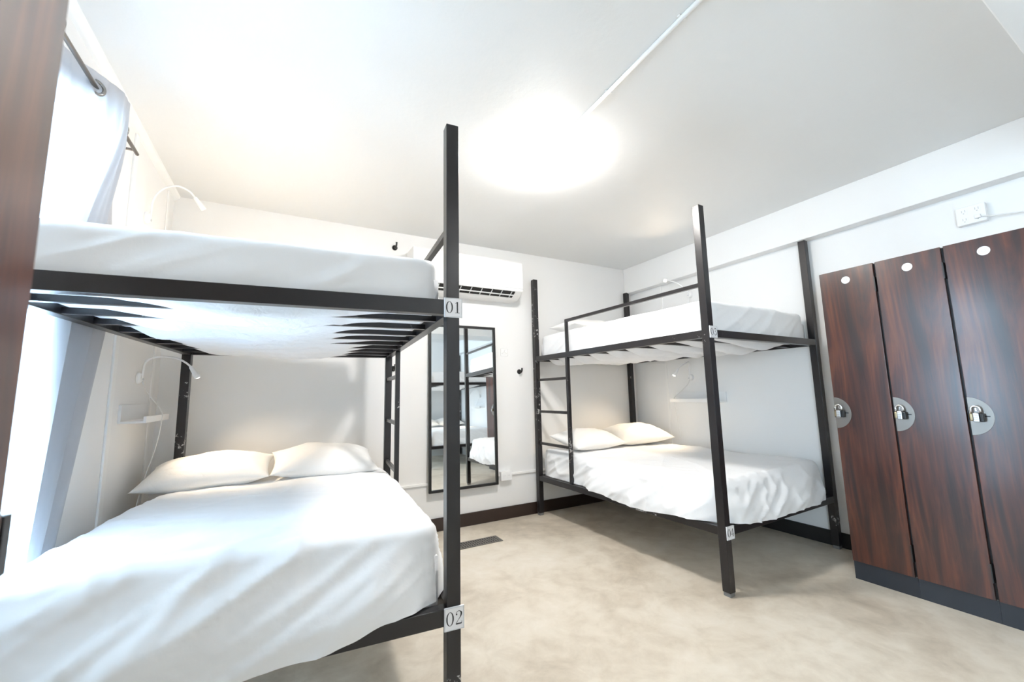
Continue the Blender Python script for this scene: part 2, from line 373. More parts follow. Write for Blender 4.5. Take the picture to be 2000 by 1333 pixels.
def mattress(W, L, zr, rt, ztop, loc, rz, seed, drop, label, group, wr=1.0, bulge=0.074, tilt=0.0, fold=1.0, sag=0.052, lad='left', tight=None):
    """drop(side, u): how far the sheet hangs below the rail top; side in 'foot','left','right','head', u 0..1 along the side"""
    t = empty('mattress', loc, rz, label=label, cat='mattress', group=group)
    cx, cy = W / 2, L / 2; hx, hy = W / 2 - TP - 0.012, L / 2 - TP - 0.012
    # core with the bottom sagging between the slats
    ys, sp = slat_ys(L); z0 = zr - rt + 0.0265
    bm = bmesh.new(); NX, NY = 60, 150; cxh, cyh = hx - 0.004, hy - 0.004
    g = []
    for j in range(NY + 1):
        y = cy - cyh + 2 * cyh * j / NY; row = []
        dy = min(abs(y - q) for q in ys); u = max(0.0, min(1.0, (dy - 0.017) / (sp / 2 - 0.017)))
        for i in range(NX + 1):
            x = cx - cxh + 2 * cxh * i / NX
            ex = min(x - (cx - cxh), (cx + cxh) - x); ey = min(y - (cy - cyh), cy + cyh - y)
            e = smooth01(0.0, 0.18 + 0.40 * max(0.0, 1 - y / 0.7), x - (cx - cxh)) * smooth01(0.03, 0.50, cx + cxh - x) * smooth01(0.0, 0.06, ey)
            n = 0.85 + 0.7 * noise.noise(Vector((x * 2.2 + seed, y * 1.7, 3.1)))
            wrk = 0.010 * ridge(x * 5 + y * 3 + seed, y * 11 - x * 4, 1.7, 4) * e
            z = z0 - sag * n * e * math.sin(PI / 2 * u) ** 0.75 - wrk * u
            row.append(bm.verts.new((x, y, z)))
        g.append(row)
    for j in range(NY):
        for i in range(NX): bm.faces.new((g[j][i], g[j + 1][i], g[j + 1][i + 1], g[j][i + 1]))
    edge = [g[0][i] for i in range(NX + 1)] + [g[j][NX] for j in range(1, NY + 1)] + [g[NY][i] for i in range(NX - 1, -1, -1)] + [g[j][0] for j in range(NY - 1, 0, -1)]
    tz = ztop - 0.09
    top = [bm.verts.new((v.co.x, v.co.y, tz)) for v in edge]
    for k in range(len(edge)):
        k2 = (k + 1) % len(edge); bm.faces.new((edge[k], edge[k2], top[k2], top[k]))
    bm.faces.new(top)
    obj('mattress_core', bm, M_TICK, t, smooth=True)
    # fitted sheet
    bm = bmesh.new(); NS = 420; er = 0.036; rc = 0.048; NT, NE, NB = 34, 7, 20
    def topz(x, y):
        v = y / L
        z = ztop + tilt * (v - 0.5)
        z += 0.010 * math.sin(PI * x / W) * math.sin(PI * v) - 0.006
        z += 0.0075 * wr * noise.noise(Vector((x * 2.6 + seed, y * 2.2, 0)))
        z += 0.0050 * wr * ridge(x * 3.2 - y * 2.4 + seed, (x + y) * 1.1, 2.0, 6)
        z += 0.0030 * wr * ridge(x * 1.2 + seed * 2, y * 9 + x * 3, 5.0, 6)
        return z
    def side_info(x, y):
        dx, dy = hx - abs(x), hy - abs(y)
        if dy < dx: s = 'foot' if y < 0 else 'head'; u = (x + hx) / (2 * hx); d = dx
        else: s = 'left' if x < 0 else 'right'; u = (y + hy) / (2 * hy); d = dy
        return s, u, d
    def fold_at(sd, u, along, v, d):
        # long soft folds running diagonally up the side and dying out on the top
        sg = 1 if sd in ('foot', 'right') else -1
        q = along * 0.50 * sg - v * 0.86; p = along * 0.86 * sg + v * 0.50
        q += 0.05 * noise.noise(Vector((along * 1.5, v * 1.5, seed)))
        a = 0.016 * ridge(q * 5.2 + seed, p * 0.7, seed, 8) + 0.010 * ridge(q * 12.0 + seed * 2, p * 1.0, 3.0 + seed, 8) + 0.004 * ridge(q * 25.0 + seed, p * 2.0, 5.0 + seed, 8)
        if wr > 1.0: a += 0.012 * (wr - 0.4) * ridge(q * 6 + p * 2.0 + seed * 3, p * 4.0 - q * 2, 8.0, 6)
        return fold * a
    side_drop = {q: max(drop(q, v / 10) for v in range(11)) for q in ('foot', 'left', 'right', 'head')}
    rings = []
    for k in range(NT):
        f = (k + 0.15) / (NT - 1 + 0.15); ring = []
        for i in range(NS):
            (x, y), n = rr(i / NS, (hx - er) * f, (hy - er) * f, max(0.0, rc - er) * f + 0.0005)
            sd, uu, dd = side_info(x, y)
            inw = min(hx - er - abs(x), hy - er - abs(y)); al_ = x if sd in ('foot', 'head') else y
            ff = fold_at(sd, uu, al_, ztop + inw, dd) * (1 - smooth01(0.0, 0.36, inw)) * smooth01(0.0, 0.15, dd - inw) * TOPF[sd]
            ring.append(bm.verts.new((cx + x, cy + y, topz(cx + x, cy + y) + ff)))
        rings.append(ring)
    for k in range(1, NE + NB + 1):
        ring = []
        for i in range(NS):
            (x, y), n = rr(i / NS, hx - er, hy - er, max(0.0005, rc - er))
            s, u, d = side_info(x, y)
            fl = s == 'foot' and u < 0.5
            wgt = 0.0 if s == 'head' else smooth01(0.0, 0.07, d) if fl else smooth01(0.0, 0.13, d)
            al_ = x if s in ('foot', 'head') else y
            ff0 = fold_at(s, u, al_, ztop, d) * smooth01(0.0, 0.15, d) * TOPF[s]
            zt = topz(cx + x, cy + y) + ff0
            dr = drop(s, u) * (smooth01(0.09, 0.15, d) if fl else smooth01(0.18, 0.30, d))
            zb = zr + 0.005 - dr
            if k <= NE:
                a = PI / 2 * k / NE; o = er * math.sin(a); z = zt - er * (1 - math.cos(a)); tt = 0.0
                al = 0.0
            else:
                tt = (k - NE) / NB; o = er; z0_ = zt - er; z = z0_ + (zb - z0_) * tt
            # outward swell: reaches over the rail before it gets to the rail top
            hgt = max(0.0, min(1.0, (zt - z) / max(0.02, (zt - (zr + 0.012)))))
            al = i / NS * 7.0
            reach = bulge * (0.70 + 0.30 * (smooth01(0.03, 0.09, d) if fl else smooth01(0.10, 0.18, d))) if side_drop[s] > 0 else bulge * 0.70
            if s == lad: reach *= 1 - 0.8 * smooth01(0.58, 0.68, u)
            tg = 0.15 if s == tight else 1.0
            o += tg * reach * wgt * smooth01(0.0, 1.0, hgt)
            o += tg * fold_at(s, u, al_, z, d) * smooth01(0.0, 0.3, hgt) * smooth01(0.005, 0.14, d)
            zz = z + 0.006 * noise.noise(Vector((al * 4, seed, 0))) * tt
            ring.append(bm.verts.new((cx + x + n[0] * o, cy + y + n[1] * o, max(zz, zb - 0.01))))
        rings.append(ring)
    for a, b in zip(rings, rings[1:]):
        for i in range(NS):
            j = (i + 1) % NS; bm.faces.new((a[i], b[i], b[j], a[j]))
    bm.faces.new(rings[0])
    bmesh.ops.recalc_face_normals(bm, faces=bm.faces)
    o = obj('fitted_sheet', bm, M_SHEET, t, smooth=True)
    return t

def pillow(loc, size, rot, seed, label, group):
    lx, ly, lz = size; bm = bmesh.new(); N = 44
    def P(u, v, s):
        # corners pulled out a little, sides slightly hollow
        x = u * lx / 2 * (1 - 0.07 * (1 - v * v)); y = v * ly / 2 * (1 - 0.09 * (1 - u * u))
        h = (max(0.0, 1 - abs(u) ** 2.6)) ** 0.62 * (max(0.0, 1 - abs(v) ** 2.4)) ** 0.60
        n = noise.noise(Vector((u * 1.7 + seed, v * 1.7, s * 2.0)))
        c = 0.05 * ridge(u * 2 + v * 1.2 + seed, v * 3 - u, s, 6)
        return Vector((x, y, s * lz * (0.5 if s > 0 else 0.42) * h * (1 + 0.16 * n) + s * lz * c * h * 0.6))
    top, bot = {}, {}
    for i in range(N + 1):
        for j in range(N + 1):
            u = math.sin((i / N - 0.5) * PI) * 0.5 + (i / N - 0.5); v = math.sin((j / N - 0.5) * PI) * 0.5 + (j / N - 0.5)
            p = P(u, v, 1); top[i, j] = bm.verts.new(p)
            if i in (0, N) or j in (0, N): bot[i, j] = top[i, j]
            else: bot[i, j] = bm.verts.new(P(u, v, -1))
    for i in range(N):
        for j in range(N):
            bm.faces.new((top[i, j], top[i + 1, j], top[i + 1, j + 1], top[i, j + 1])); bm.faces.new((bot[i, j], bot[i, j + 1], bot[i + 1, j + 1], bot[i + 1, j]))
    o = obj('pillow', bm, M_PILLOW, None, loc, rot, smooth=True)
    return tag(o, label, 'pillow', group)

def to_world(origin, rz, x, y, z):
    c, s = math.cos(rz), math.sin(rz); return (origin[0] + x * c - y * s, origin[1] + x * s + y * c, origin[2] + z)

# left bunk: A is its near right post
WA, LA, rzA = 1.351, 1.9135, R(-4.6856)
ax, ay = 0.5163, 1.4609
oA = (ax - (WA - TP) * math.cos(rzA), ay - (WA - TP) * math.sin(rzA), 0)
Z1A, Z2A, RTA = 0.4444, 1.5413, 0.0563
bunk(WA, LA, 2.2676, Z1A, Z2A, RTA, oA, rzA, True, [(1.510, '01'), (0.412, '02')], 'black metal bunk bed with number plates 01 and 02, standing by the curtain', 'two level bunk beds')
def drop_A(s, u):
    if s == 'foot': return 0.012 + 0.075 * smooth01(0.0, 0.75, 1 - u)
    return 0.0
mattress(WA, LA, Z1A, RTA, 0.690, oA, rzA, 1.3, drop_A, 'thick white sheeted mattress on the lower bunk of bed 02 by the curtain', 'sheeted mattresses', tilt=-0.06, fold=0.95, lad='right', tight='left')
mattress(WA, LA, Z2A, RTA, 1.722, oA, rzA, 4.1, lambda s, u: 0.0, 'white sheeted mattress on the upper bunk nearest the curtain', 'sheeted mattresses', wr=0.4, fold=0.30, bulge=0.030, sag=0.052)
# right bunk: E is its near left post
WE, LE, rzE = 1.380, 1.9837, R(1.7305)
oE = (2.2615, 1.6198, 0)
Z1E, Z2E, RTE = 0.3779, 1.5512, 0.0477
bunk(WE, LE, 2.3617, Z1E, Z2E, RTE, oE, rzE, False, [(1.535, '03'), (0.350, '04')], 'black metal bunk bed with number plates 03 and 04, standing beside the lockers', 'two level bunk beds')
def drop_E(s, u):
    if s == 'left': return 0.030 * smooth01(0.10, 0.30, u) * (1 - smooth01(0.40, 0.56, u))
    if s == 'foot': return 0.022 * math.sin(PI * u)
    return 0.0
mattress(WE, LE, Z1E, RTE, 0.628, oE, rzE, 7.7, drop_E, 'rumpled white sheeted mattress on the lower bunk of bed 04', 'sheeted mattresses', wr=1.2, tilt=0.01, fold=1.35, lad='left')
mattress(WE, LE, Z2E, RTE, 1.765, oE, rzE, 9.2, lambda s, u: 0.0, 'white sheeted upper mattress behind the guard rail, beside the lockers', 'sheeted mattresses', wr=0.9, fold=0.6, bulge=0.030, sag=0.072)
# bunk behind the viewpoint, seen in the wall mirror
oR = (3.64, -0.13, 0); rzR = PI
bunk(1.38, 1.98, 2.33, 0.40, 1.55, 0.05, oR, rzR, True, [], 'black metal bunk bed seen in the mirror, at the other end of the room', 'two level bunk beds')
mattress(1.38, 1.98, 0.40, 0.05, 0.66, oR, rzR, 12.0, lambda s, u: 0.0, 'white sheeted lower mattress of the bunk seen in the mirror', 'sheeted mattresses', bulge=0.03)
mattress(1.38, 1.98, 1.55, 0.05, 1.76, oR, rzR, 14.0, lambda s, u: 0.0, 'white sheeted upper mattress of the bunk seen in the mirror', 'sheeted mattresses', bulge=0.03, sag=0.052)

GP = 'white bed pillows'
pillow((-0.395, 3.20, 0.742), (0.66, 0.44, 0.20), (R(10), R(-2), R(-3)), 1.0, 'left pillow against the wall on lower bunk 02', GP)
pillow((0.250, 3.21, 0.745), (0.66, 0.44, 0.21), (R(12), R(3), R(1)), 5.0, 'right pillow near the ladder on lower bunk 02', GP)
pillow((2.60, 3.26, 0.722), (0.66, 0.42, 0.19), (R(12), 0, R(6)), 9.0, 'white pillow behind the ladder on lower bunk 04', GP)
pillow((3.235, 3.27, 0.735), (0.66, 0.44, 0.20), (R(12), R(-2), R(-7)), 13.0, 'lamp-lit pillow beside the right wall on lower bunk 04', GP)
pillow((2.66, 3.28, 1.832), (0.66, 0.42, 0.15), (R(2), 0, R(2)), 17.0, 'flat pillow at the head of upper bunk 03, behind the guard rail', GP)
pillow((2.65, -1.86, 0.76), (0.66, 0.42, 0.19), (R(-10), 0, R(4)), 21.0, 'pillow on the left of the pair seen in the mirror', GP)
pillow((3.25, -1.86, 0.76), (0.62, 0.42, 0.19), (R(-10), 0, R(-4)), 25.0, 'pillow on the right of the pair seen in the mirror', GP)

# ------------------------------------------------------------------ lockers
GL = 'walnut veneer lockers'
def padlock(loc, rz, label):
    """front faces local -y"""
    t = empty('padlock', loc, rz, label=label, cat='padlock', group='chrome padlocks on the lockers')
    obj('lock_body', B(-0.008, 0.010, -0.012, 0.008, -0.032, 0.004), M_LOCK, t, bevel=0.003)
    obj('brass_side', B(-0.018, -0.0082, -0.008, 0.008, -0.028, 0.001), M_BRASS, t, bevel=0.003)
    obj('black_side', B(0.0102, 0.022, -0.010, 0.008, -0.031, 0.002), M_BLACK, t, bevel=0.003)
    bm = bmesh.new()
    for k in range(3): add_box(bm, -0.005, 0.007, -0.0140, -0.0115, -0.024 + k * 0.008, -0.019 + k * 0.008)
    obj('number_dial', bm, M_GREYP, t, bevel=0.001)
    pts = [(-0.013, 0, 0.0), (-0.013, 0, 0.014)] + [(-0.013 * math.cos(a), 0, 0.016 + 0.014 * math.sin(a)) for a in [PI * k / 12 for k in range(13)]] + [(0.013, 0, 0.014), (0.013, 0, 0.0)]
    obj('shackle', tube(pts, 0.0036, 10), M_CHROME, t, smooth=True)
    t.scale = (1.3, 1.3, 1.3)
    return t
def locker_bank(x_front, y_start, n, side, labels, lock_labels, pe=1):
    """side -1: doors face -x (bank on the right wall); +1: doors face +x. Lockers run from y_start towards -y."""
    wd = 0.3015; depth = 0.525
    for i in range(n):
        y1 = y_start - i * wd; y0 = y1 - wd
        t = empty('locker', (x_front, (y0 + y1) / 2, 0), label=labels[i], cat='locker', group=GL)
        def X(a): return -side * a     # a: distance back from the door face into the cabinet
        def bx(a0, a1, b0, b1, z0, z1):
            xa, xb = sorted((X(a0), X(a1))); return B(xa, xb, b0, b1, z0, z1)
        h = wd / 2
        obj('cabinet_body', bx(0.021, depth, -h + 0.001, h - 0.001, 0.109, 1.934), M_PLY, t, bevel=0.001)
        obj('kick_board', bx(0.020, depth, -h + 0.0005, h - 0.0005, 0.0, 0.1085), M_KICK, t)
        door = obj('door', bx(0.0, 0.018, -h + 0.0065, h - 0.0055, 0.111, 1.934), M_WOOD, t, bevel=0.0012)
        obj('door_gap', bx(0.0185, 0.0205, -h, h, 0.112, 1.93), M_BLACK, t)
        # half-round steel plate by the opening edge with the key slot
        hp = h - 0.005
        bm = bmesh.new(); K = 24; fr, bk = [], []
        for k in range(K + 1):
            a = -PI / 2 + PI * k / K; y, z = pe * (hp - 0.088 * math.cos(a)), 1.015 + 0.098 * math.sin(a)
            fr.append(bm.verts.new((X(-0.0025), y, z))); bk.append(bm.verts.new((X(0.0), y, z)))
        bm.faces.new(fr); bm.faces.new(bk[::-1])
        for k in range(K + 1):
            k2 = (k + 1) % (K + 1); bm.faces.new((fr[k], fr[k2], bk[k2], bk[k]))
        bmesh.ops.recalc_face_normals(bm, faces=bm.faces)
        pl = obj('lock_plate', bm, M_PLATE, door, bevel=0.0008)
        obj('key_slot', bx(-0.0035, -0.0024, *sorted((pe * (hp - 0.074), pe * (hp - 0.056))), 1.012, 1.018), M_BLACK, pl)
        # hasp staple that carries the padlock
        bm = bmesh.new(); add_box(bm, *sorted((X(-0.0025), X(-0.010))), *sorted((pe * (hp - 0.030), pe * (hp - 0.026))), 1.042, 1.056); obj('hasp', bm, M_CHROME, pl)
        obj('strike', bx(-0.001, 0.0175, h - 0.0025, h - 0.0005, 0.985, 1.045), M_BLACK, t)
        for z in (1.80, 0.24): obj('hinge', bx(-0.009, 0.016, -h + 0.0004, -h + 0.0062, z - 0.045, z + 0.045), M_BLACK, t)
        # round number sticker
        st = lathe([(0, 0), (0.0235, 0), (0.0235, 0.0012), (0, 0.0012)], 32, Matrix.Translation((X(-0.0001), 0.0, 1.862)) @ Matrix.Rotation(side * PI / 2, 4, 'Y'))
        bmesh.ops.recalc_face_normals(st, faces=st.faces)
        s_ = obj('round_sticker', st, M_WHITE, door); s_['label'] = 'round white sticker'
        bm = lathe([(0.0055, 0), (0.0075, 0), (0.0075, 0.0004), (0.0055, 0.0004), (0.0055, 0)], 20, Matrix.Translation((X(-0.0014), 0.0, 1.862)) @ Matrix.Rotation(side * PI / 2, 4, 'Y'))
        obj('sticker_mark', bm, M_GINK, s_)
        if lock_labels and lock_labels[i]:
            padlock((x_front + side * 0.0165, y1 - 0.033, 1.028), side * PI / 2, lock_labels[i])
locker_bank(3.130, 1.3882, 3, -1,
            ['walnut locker next to the bunk bed, leftmost of the three', 'walnut locker in the middle of the right wall bank', 'walnut locker at the right edge of the photo, with bright lock plate'],
            ['chrome padlock on the locker nearest the bunk bed', 'chrome padlock on the middle locker', 'chrome padlock on the locker at the right edge'])
locker_bank(-0.250, 0.6375, 2, 1, ['dark reddish walnut locker close up at the left edge', 'walnut locker behind the one at the left edge, beside the viewer'], None, -1)
# small black latch standing off the near left locker's edge
_b = obj('edge_latch', B(-0.268, -0.2502, 0.6378, 0.652, 1.005, 1.066), M_BLACK, None)
tag(_b, 'small black latch on the edge of the close left locker', 'latch')

# ------------------------------------------------------------------ ceiling lamp and conduit
def ceiling_light(x, y, label, m=None):
    t = empty('ceiling_light', (x, y, HC), label=label, cat='ceiling light')
    obj('light_base', lathe([(0, 0), (0.125, 0), (0.125, -0.010), (0, -0.010)], 48), M_WHITE, t)
    obj('light_dome', lathe([(0.140, -0.0105), (0.145, -0.025), (0.140, -0.038), (0.125, -0.052), (0.095, -0.066), (0.05, -0.074), (0, -0.077)], 48), m or M_DOME, t, smooth=True)
ceiling_light(1.375, 2.02, 'round glowing flush ceiling light in the middle of the ceiling')
ceiling_light(1.40, -1.25, 'added round fill light on the ceiling, unseen behind the viewpoint', M_FILL_DOME)  # unseen lamp added to lift the overall brightness
t = empty('cable_conduit', (1.345, 1.0, HC), label='thin white cable conduit crossing the ceiling to the light', cat='conduit')
obj('conduit_pipe', tube([(0, 0.88, -0.011), (-0.05, -0.705, -0.011)], 0.010, 14), M_TRIM, t, smooth=True)
for yy in (0.4, -0.05, -0.5): obj('pipe_clip', B(-0.019 + 0.035 * yy - 0.023, 0.019 + 0.035 * yy - 0.023, yy - 0.006, yy + 0.006, -0.006, -0.0005), M_TRIM, t)

# ------------------------------------------------------------------ reading lamps
GR = 'gooseneck reading lamps'
def reading_lamp(base, wall_n, pts, head_dir, label, cord=None, power=5.0, beam=None):
    """base: wall point, wall_n: +1 from the left wall, -1 from the right wall; pts relative to base"""
    t = empty('reading_lamp', base, label=label, cat='reading lamp', group=GR)
    rotm = Matrix.Rotation(wall_n * PI / 2, 4, 'Y')
    bm = lathe([(0, 0), (0.034, 0), (0.034, 0.010), (0.026, 0.022), (0, 0.024)], 28, rotm); bmesh.ops.recalc_face_normals(bm, faces=bm.faces)
    bs = obj('wall_base', bm, M_WHITE, t, smooth=False, bevel=0.002)
    bm = lathe([(0, 0.022), (0.007, 0.022), (0.007, 0.028), (0, 0.028)], 14, Matrix.Translation((0, 0.010, -0.008)) @ rotm); bmesh.ops.recalc_face_normals(bm, faces=bm.faces)
    obj('switch', bm, M_GREYP, bs)
    P = spline(pts, 10); obj('gooseneck', tube(P, 0.0055, 12), M_WHITE, t, smooth=True)
    e = Vector(pts[-1]); d = Vector(head_dir).normalized(); q = d.to_track_quat('Z', 'Y').to_matrix().to_4x4()
    hd = obj('lamp_head', lathe([(0, -0.008), (0.008, -0.006), (0.011, 0.0), (0.0155, 0.055), (0.0165, 0.075), (0.0150, 0.075), (0.0145, 0.070), (0, 0.070)], 24, Matrix.Translation(e) @ q), M_WHITE, t, smooth=True)
    obj('bulb', lathe([(0.0135, 0.0705), (0.010, 0.0755), (0, 0.077)], 20, Matrix.Translation(e) @ q), M_BULB, hd, smooth=True)
    if cord: obj('cord', tube(spline(cord, 8), 0.0028, 8), M_CORD, t, smooth=True)
    l = bpy.data.lights.new('lamp_beam', 'SPOT'); l.energy = power; l.color = (1.0, 0.80, 0.55); l.spot_size = R(80 if beam else 105); l.spot_blend = 0.9; l.shadow_soft_size = 0.014
    lo = bpy.data.objects.new('lamp_beam', l); COL.objects.link(lo); lo.parent = hd
    lo.matrix_local = Matrix.Translation(e + d * 0.082) @ Vector(beam or head_dir).to_track_quat('-Z', 'Y').to_matrix().to_4x4()
    return t
# lower left: arc out to a head over the pillows
reading_lamp((XL, 3.19, 1.32), 1, [(0.022, 0, 0), (0.030, -0.02, 0.050), (0.040, -0.04, 0.086), (0.072, -0.06, 0.112), (0.13, -0.08, 0.121), (0.192, -0.09, 0.113), (0.236, -0.085, 0.088), (0.262, -0.07, 0.062)],
             (0.036, 0.01, -0.066), 'white gooseneck reading lamp over the pillows of bunk 02',
             [(0.024, 0, -0.02), (0.05, 0.02, -0.09), (0.118, 0.03, -0.20), (0.122, 0.03, -0.27), (0.10, 0.05, -0.42), (0.075, -0.03, -0.60), (0.07, -0.10, -0.73)], 14.0)
# upper left
reading_lamp((XL, 3.06, 2.26), 1, [(0.022, 0, 0), (0.026, -0.01, 0.039), (0.030, -0.02, 0.091), (0.050, -0.03, 0.147), (0.092, -0.04, 0.191), (0.147, -0.04, 0.212), (0.197, -0.02, 0.200), (0.228, 0.0, 0.170)],
             (0.045, 0.045, -0.058), 'white gooseneck reading lamp above upper bunk 01', None, 60.0, (0.45, -0.35, -1.0))
# lower right
reading_lamp((XR, 2.867, 1.31), -1, [(-0.022, 0, 0), (-0.028, -0.007, 0.09), (-0.042, -0.017, 0.155), (-0.085, -0.027, 0.150), (-0.160, -0.017, 0.116), (-0.190, 0.003, 0.082)],
             (-0.04, 0.03, -0.078), 'white reading lamp above the wall shelf of bunk 04',
             [(-0.024, 0, -0.02), (-0.035, 0.03, -0.08), (-0.05, 0.14, -0.17), (-0.053, 0.19, -0.215), (-0.040, 0.19, -0.32), (-0.03, 0.17, -0.52), (-0.03, 0.16, -0.62)], 18.0)
# upper right, its head turned to the room
reading_lamp((XR, 2.80, 2.17), -1, [(-0.024, 0, 0), (-0.04, 0.02, 0.05), (-0.08, 0.08, 0.13), (-0.13, 0.15, 0.175), (-0.145, 0.18, 0.175)],
             (-0.75, -0.55, -0.16), 'small lit reading lamp above upper bunk 03', [(-0.024, 0, -0.02), (-0.03, 0.0, -0.15), (-0.02, 0.0, -0.35)], 8.0)
# by the bunk seen in the mirror
reading_lamp((XR, -0.95, 1.31), -1, [(-0.024, 0, 0), (-0.035, 0.0, 0.07), (-0.07, -0.04, 0.15), (-0.13, -0.08, 0.13), (-0.2, -0.11, 0.06)],
             (-0.5, -0.2, -1.0), 'reading lamp by the bunk seen in the mirror', [(-0.024, 0, -0.02), (-0.035, -0.03, -0.08), (-0.05, -0.12, -0.19)], 14.0)

# wall ledges below the lamps
def ledge(x, y0, y1, z, n, label):
    t = empty('wall_shelf', (x, (y0 + y1) / 2, z), label=label, cat='shelf', group='white picture ledge shelves'); h = (y1 - y0) / 2
    def bx(a0, a1, b0, b1, c0, c1): xa, xb = sorted((n * a0, n * a1)); return B(xa, xb, b0, b1, c0, c1)
    obj('back_board', bx(0, 0.012, -h, h, 0, 0.10), M_WHITE, t, bevel=0.001)
    obj('shelf_board', bx(0.012, 0.105, -h, h, 0, 0.012), M_WHITE, t, bevel=0.001)
    obj('front_lip', bx(0.105, 0.117, -h, h, 0, 0.035), M_WHITE, t, bevel=0.001)
ledge(XL, 2.93, 3.42, 1.065, 1, 'white ledge shelf on the left wall under the lamp of bunk 02')
ledge(XR, 2.49, 3.06, 1.058, -1, 'white ledge shelf on the right wall behind bunk 04')
ledge(XR, -1.25, -0.75, 1.06, -1, 'white ledge shelf on the wall seen in the mirror')

# ------------------------------------------------------------------ curtain and rod
GY1 = 2.39
rod = empty('curtain_rod', (XL + 0.085, 1.5, 2.385), label='thin steel curtain rod above the left window', cat='curtain rod')
obj('rod_tube', tube([(0, -0.98, 0), (0, 1.02, 0)], 0.008, 14), M_PLATE, rod, smooth=True)
for yy in (-0.9, 0.98): obj('bracket', tube([(-0.085, yy, 0), (-0.008, yy, 0)], 0.006, 10), M_PLATE, rod, smooth=True)
cur = empty('curtain', (XL + 0.085, 1.8, 0), label='pale grey grommet curtain hanging at the left window', cat='curtain')
PL = 0.30            # pleat length
def curtain_x(y, z):
    ph = 2 * PI * (y - 2.02) / (2 * PL)
    a = 0.052 + 0.008 * math.sin(y * 7)
    if z < 2.0: ph += 0.5 * noise.noise(Vector((y * 2, z * 0.7, 0)))
    f2 = 0.007 * math.sin(2 * PI * y / 0.083 + 2.0 * noise.noise(Vector((y * 3, z * 0.9, 7)))) + 0.004 * math.sin(2 * PI * y / 0.036 + z * 1.5)
    return a * math.sin(ph) * (1 - 0.25 * (1 - z / 2.44)) + f2 * (1 - 0.7 * smooth01(2.15, 2.44, z)) + 0.012 * noise.noise(Vector((y * 6, z * 1.4, 2)))
bm = bmesh.new(); NYc, NZc = 260, 60; g = []
y0c, y1c = 1.66, GY1
for j in range(NZc + 1):
    z = 0.03 + (2.445 - 0.03) * j / NZc; row = []
    for i in range(NYc + 1):
        u = i / NYc; y = y0c + (y1c - y0c) * u
        x = max(curtain_x(y, z), -0.068)
        yy = y + smooth01(0.3, 1, u) * (0.085 * smooth01(2.3, 1.6, z) if z > 1.5 else 0.085 - 0.26 * (1.5 - z))
        # below the upper mattress the cloth is pressed flat between the wall and the bunk
        edge = (-0.776 + (yy - 1.57) * 0.082) - (XL + 0.085) - 0.006
        wq = 1 - smooth01(1.74, 2.36, z)
        xf = -0.082 + max(0.0, x + 0.082) * (edge + 0.082) / 0.145
        room_ = max(0.0, edge + 0.082)
        saw = (y / 0.135) % 1.0; saw = smooth01(0, 0.72, saw) - smooth01(0.72, 1.0, saw)
        xf = xf * 0.35 + 0.65 * (-0.080 + room_ * 0.85 * saw)
        x = x + (min(xf, edge) - x) * wq
        row.append(bm.verts.new((max(x, -0.082), yy - 1.8, z)))
    g.append(row)
for j in range(NZc):
    for i in range(NYc): bm.faces.new((g[j][i], g[j][i + 1], g[j + 1][i + 1], g[j + 1][i]))
obj('curtain_cloth', bm, M_CURT, cur, smooth=True)
k = 0
y = 2.02 + PL * 2
while y > y0c:
    if y < y1c - 0.02:
        sgn = 1 if k % 2 == 0 else -1
        bm = bmesh.new(); ring = [(0, 0.026 * math.cos(a), 0.026 * math.sin(a)) for a in [2 * PI * q / 24 for q in range(25)]]
        add_tube(bm, ring, 0.0065, 8, False)
        obj('grommet', bm, M_GROM, cur, (0.0, y - 1.8, 2.385), (0, 0, R(-48 * sgn)), smooth=True)
    y -= PL; k += 1

# ------------------------------------------------------------------ back wall things
# air conditioner
t = empty('air_conditioner', (1.45, YB, 2.10), label='white split air conditioner high on the back wall', cat='air conditioner')
prof = [(0, 0.0), (-0.125, 0.008), (-0.185, 0.042), (-0.232, 0.075), (-0.240, 0.105), (-0.236, 0.360), (-0.222, 0.376), (-0.0, 0.380)]
bm = bmesh.new(); a = [bm.verts.new((-0.545, y, z)) for y, z in prof]; b = [bm.verts.new((0.545, y, z)) for y, z in prof]
for i in range(len(prof)): bm.faces.new((a[i], a[(i + 1) % len(prof)], b[(i + 1) % len(prof)], b[i]))
bm.faces.new(a[::-1]); bm.faces.new(b); bmesh.ops.recalc_face_normals(bm, faces=bm.faces)
body = obj('housing', bm, M_WHITE, t, bevel=0.006)
# outlet slot follows the sloping lower front
def ac_slot(x0, x1, s0, s1, off, m, name, par):
    p0, p1 = Vector((0, -0.120, 0.006)), Vector((0, -0.234, 0.074)); d = p1 - p0; n = Vector((0, d.z, -d.y)).normalized(); n = -n if n.z > 0 else n
    q0, q1 = p0 + d * s0, p0 + d * s1; bm = bmesh.new(); vs = []
    for off_ in (-0.004, off):
        for (x, q) in ((x0, q0), (x1, q0), (x1, q1), (x0, q1)): vs.append(bm.verts.new(Vector((x, 0, 0)) + q + n * off_))
    for f in ((0, 1, 2, 3), (4, 5, 6, 7), (0, 1, 5, 4), (1, 2, 6, 5), (2, 3, 7, 6), (3, 0, 4, 7)): bm.faces.new([vs[i] for i in f])
    bmesh.ops.recalc_face_normals(bm, faces=bm.faces); return obj(name, bm, m, par)
sl = ac_slot(-0.46, 0.46, 0.30, 0.93, 0.004, M_DARK, 'air_outlet', t)
ac_slot(-0.46, 0.46, 0.55, 0.62, 0.010, M_WHITE, 'louver', t)
for i in range(9):
    x = -0.42 + i * 0.105; ac_slot(x, x + 0.008, 0.30, 0.93, 0.007, M_GREYP, 'vane', sl)
obj('display_window', B(-0.10, -0.02, -0.2415, -0.2385, 0.14, 0.165), M_GREYP, t)
obj('panel_seam', B(-0.545, 0.545, -0.2412, -0.2390, 0.098, 0.1005), M_GREYP, t)

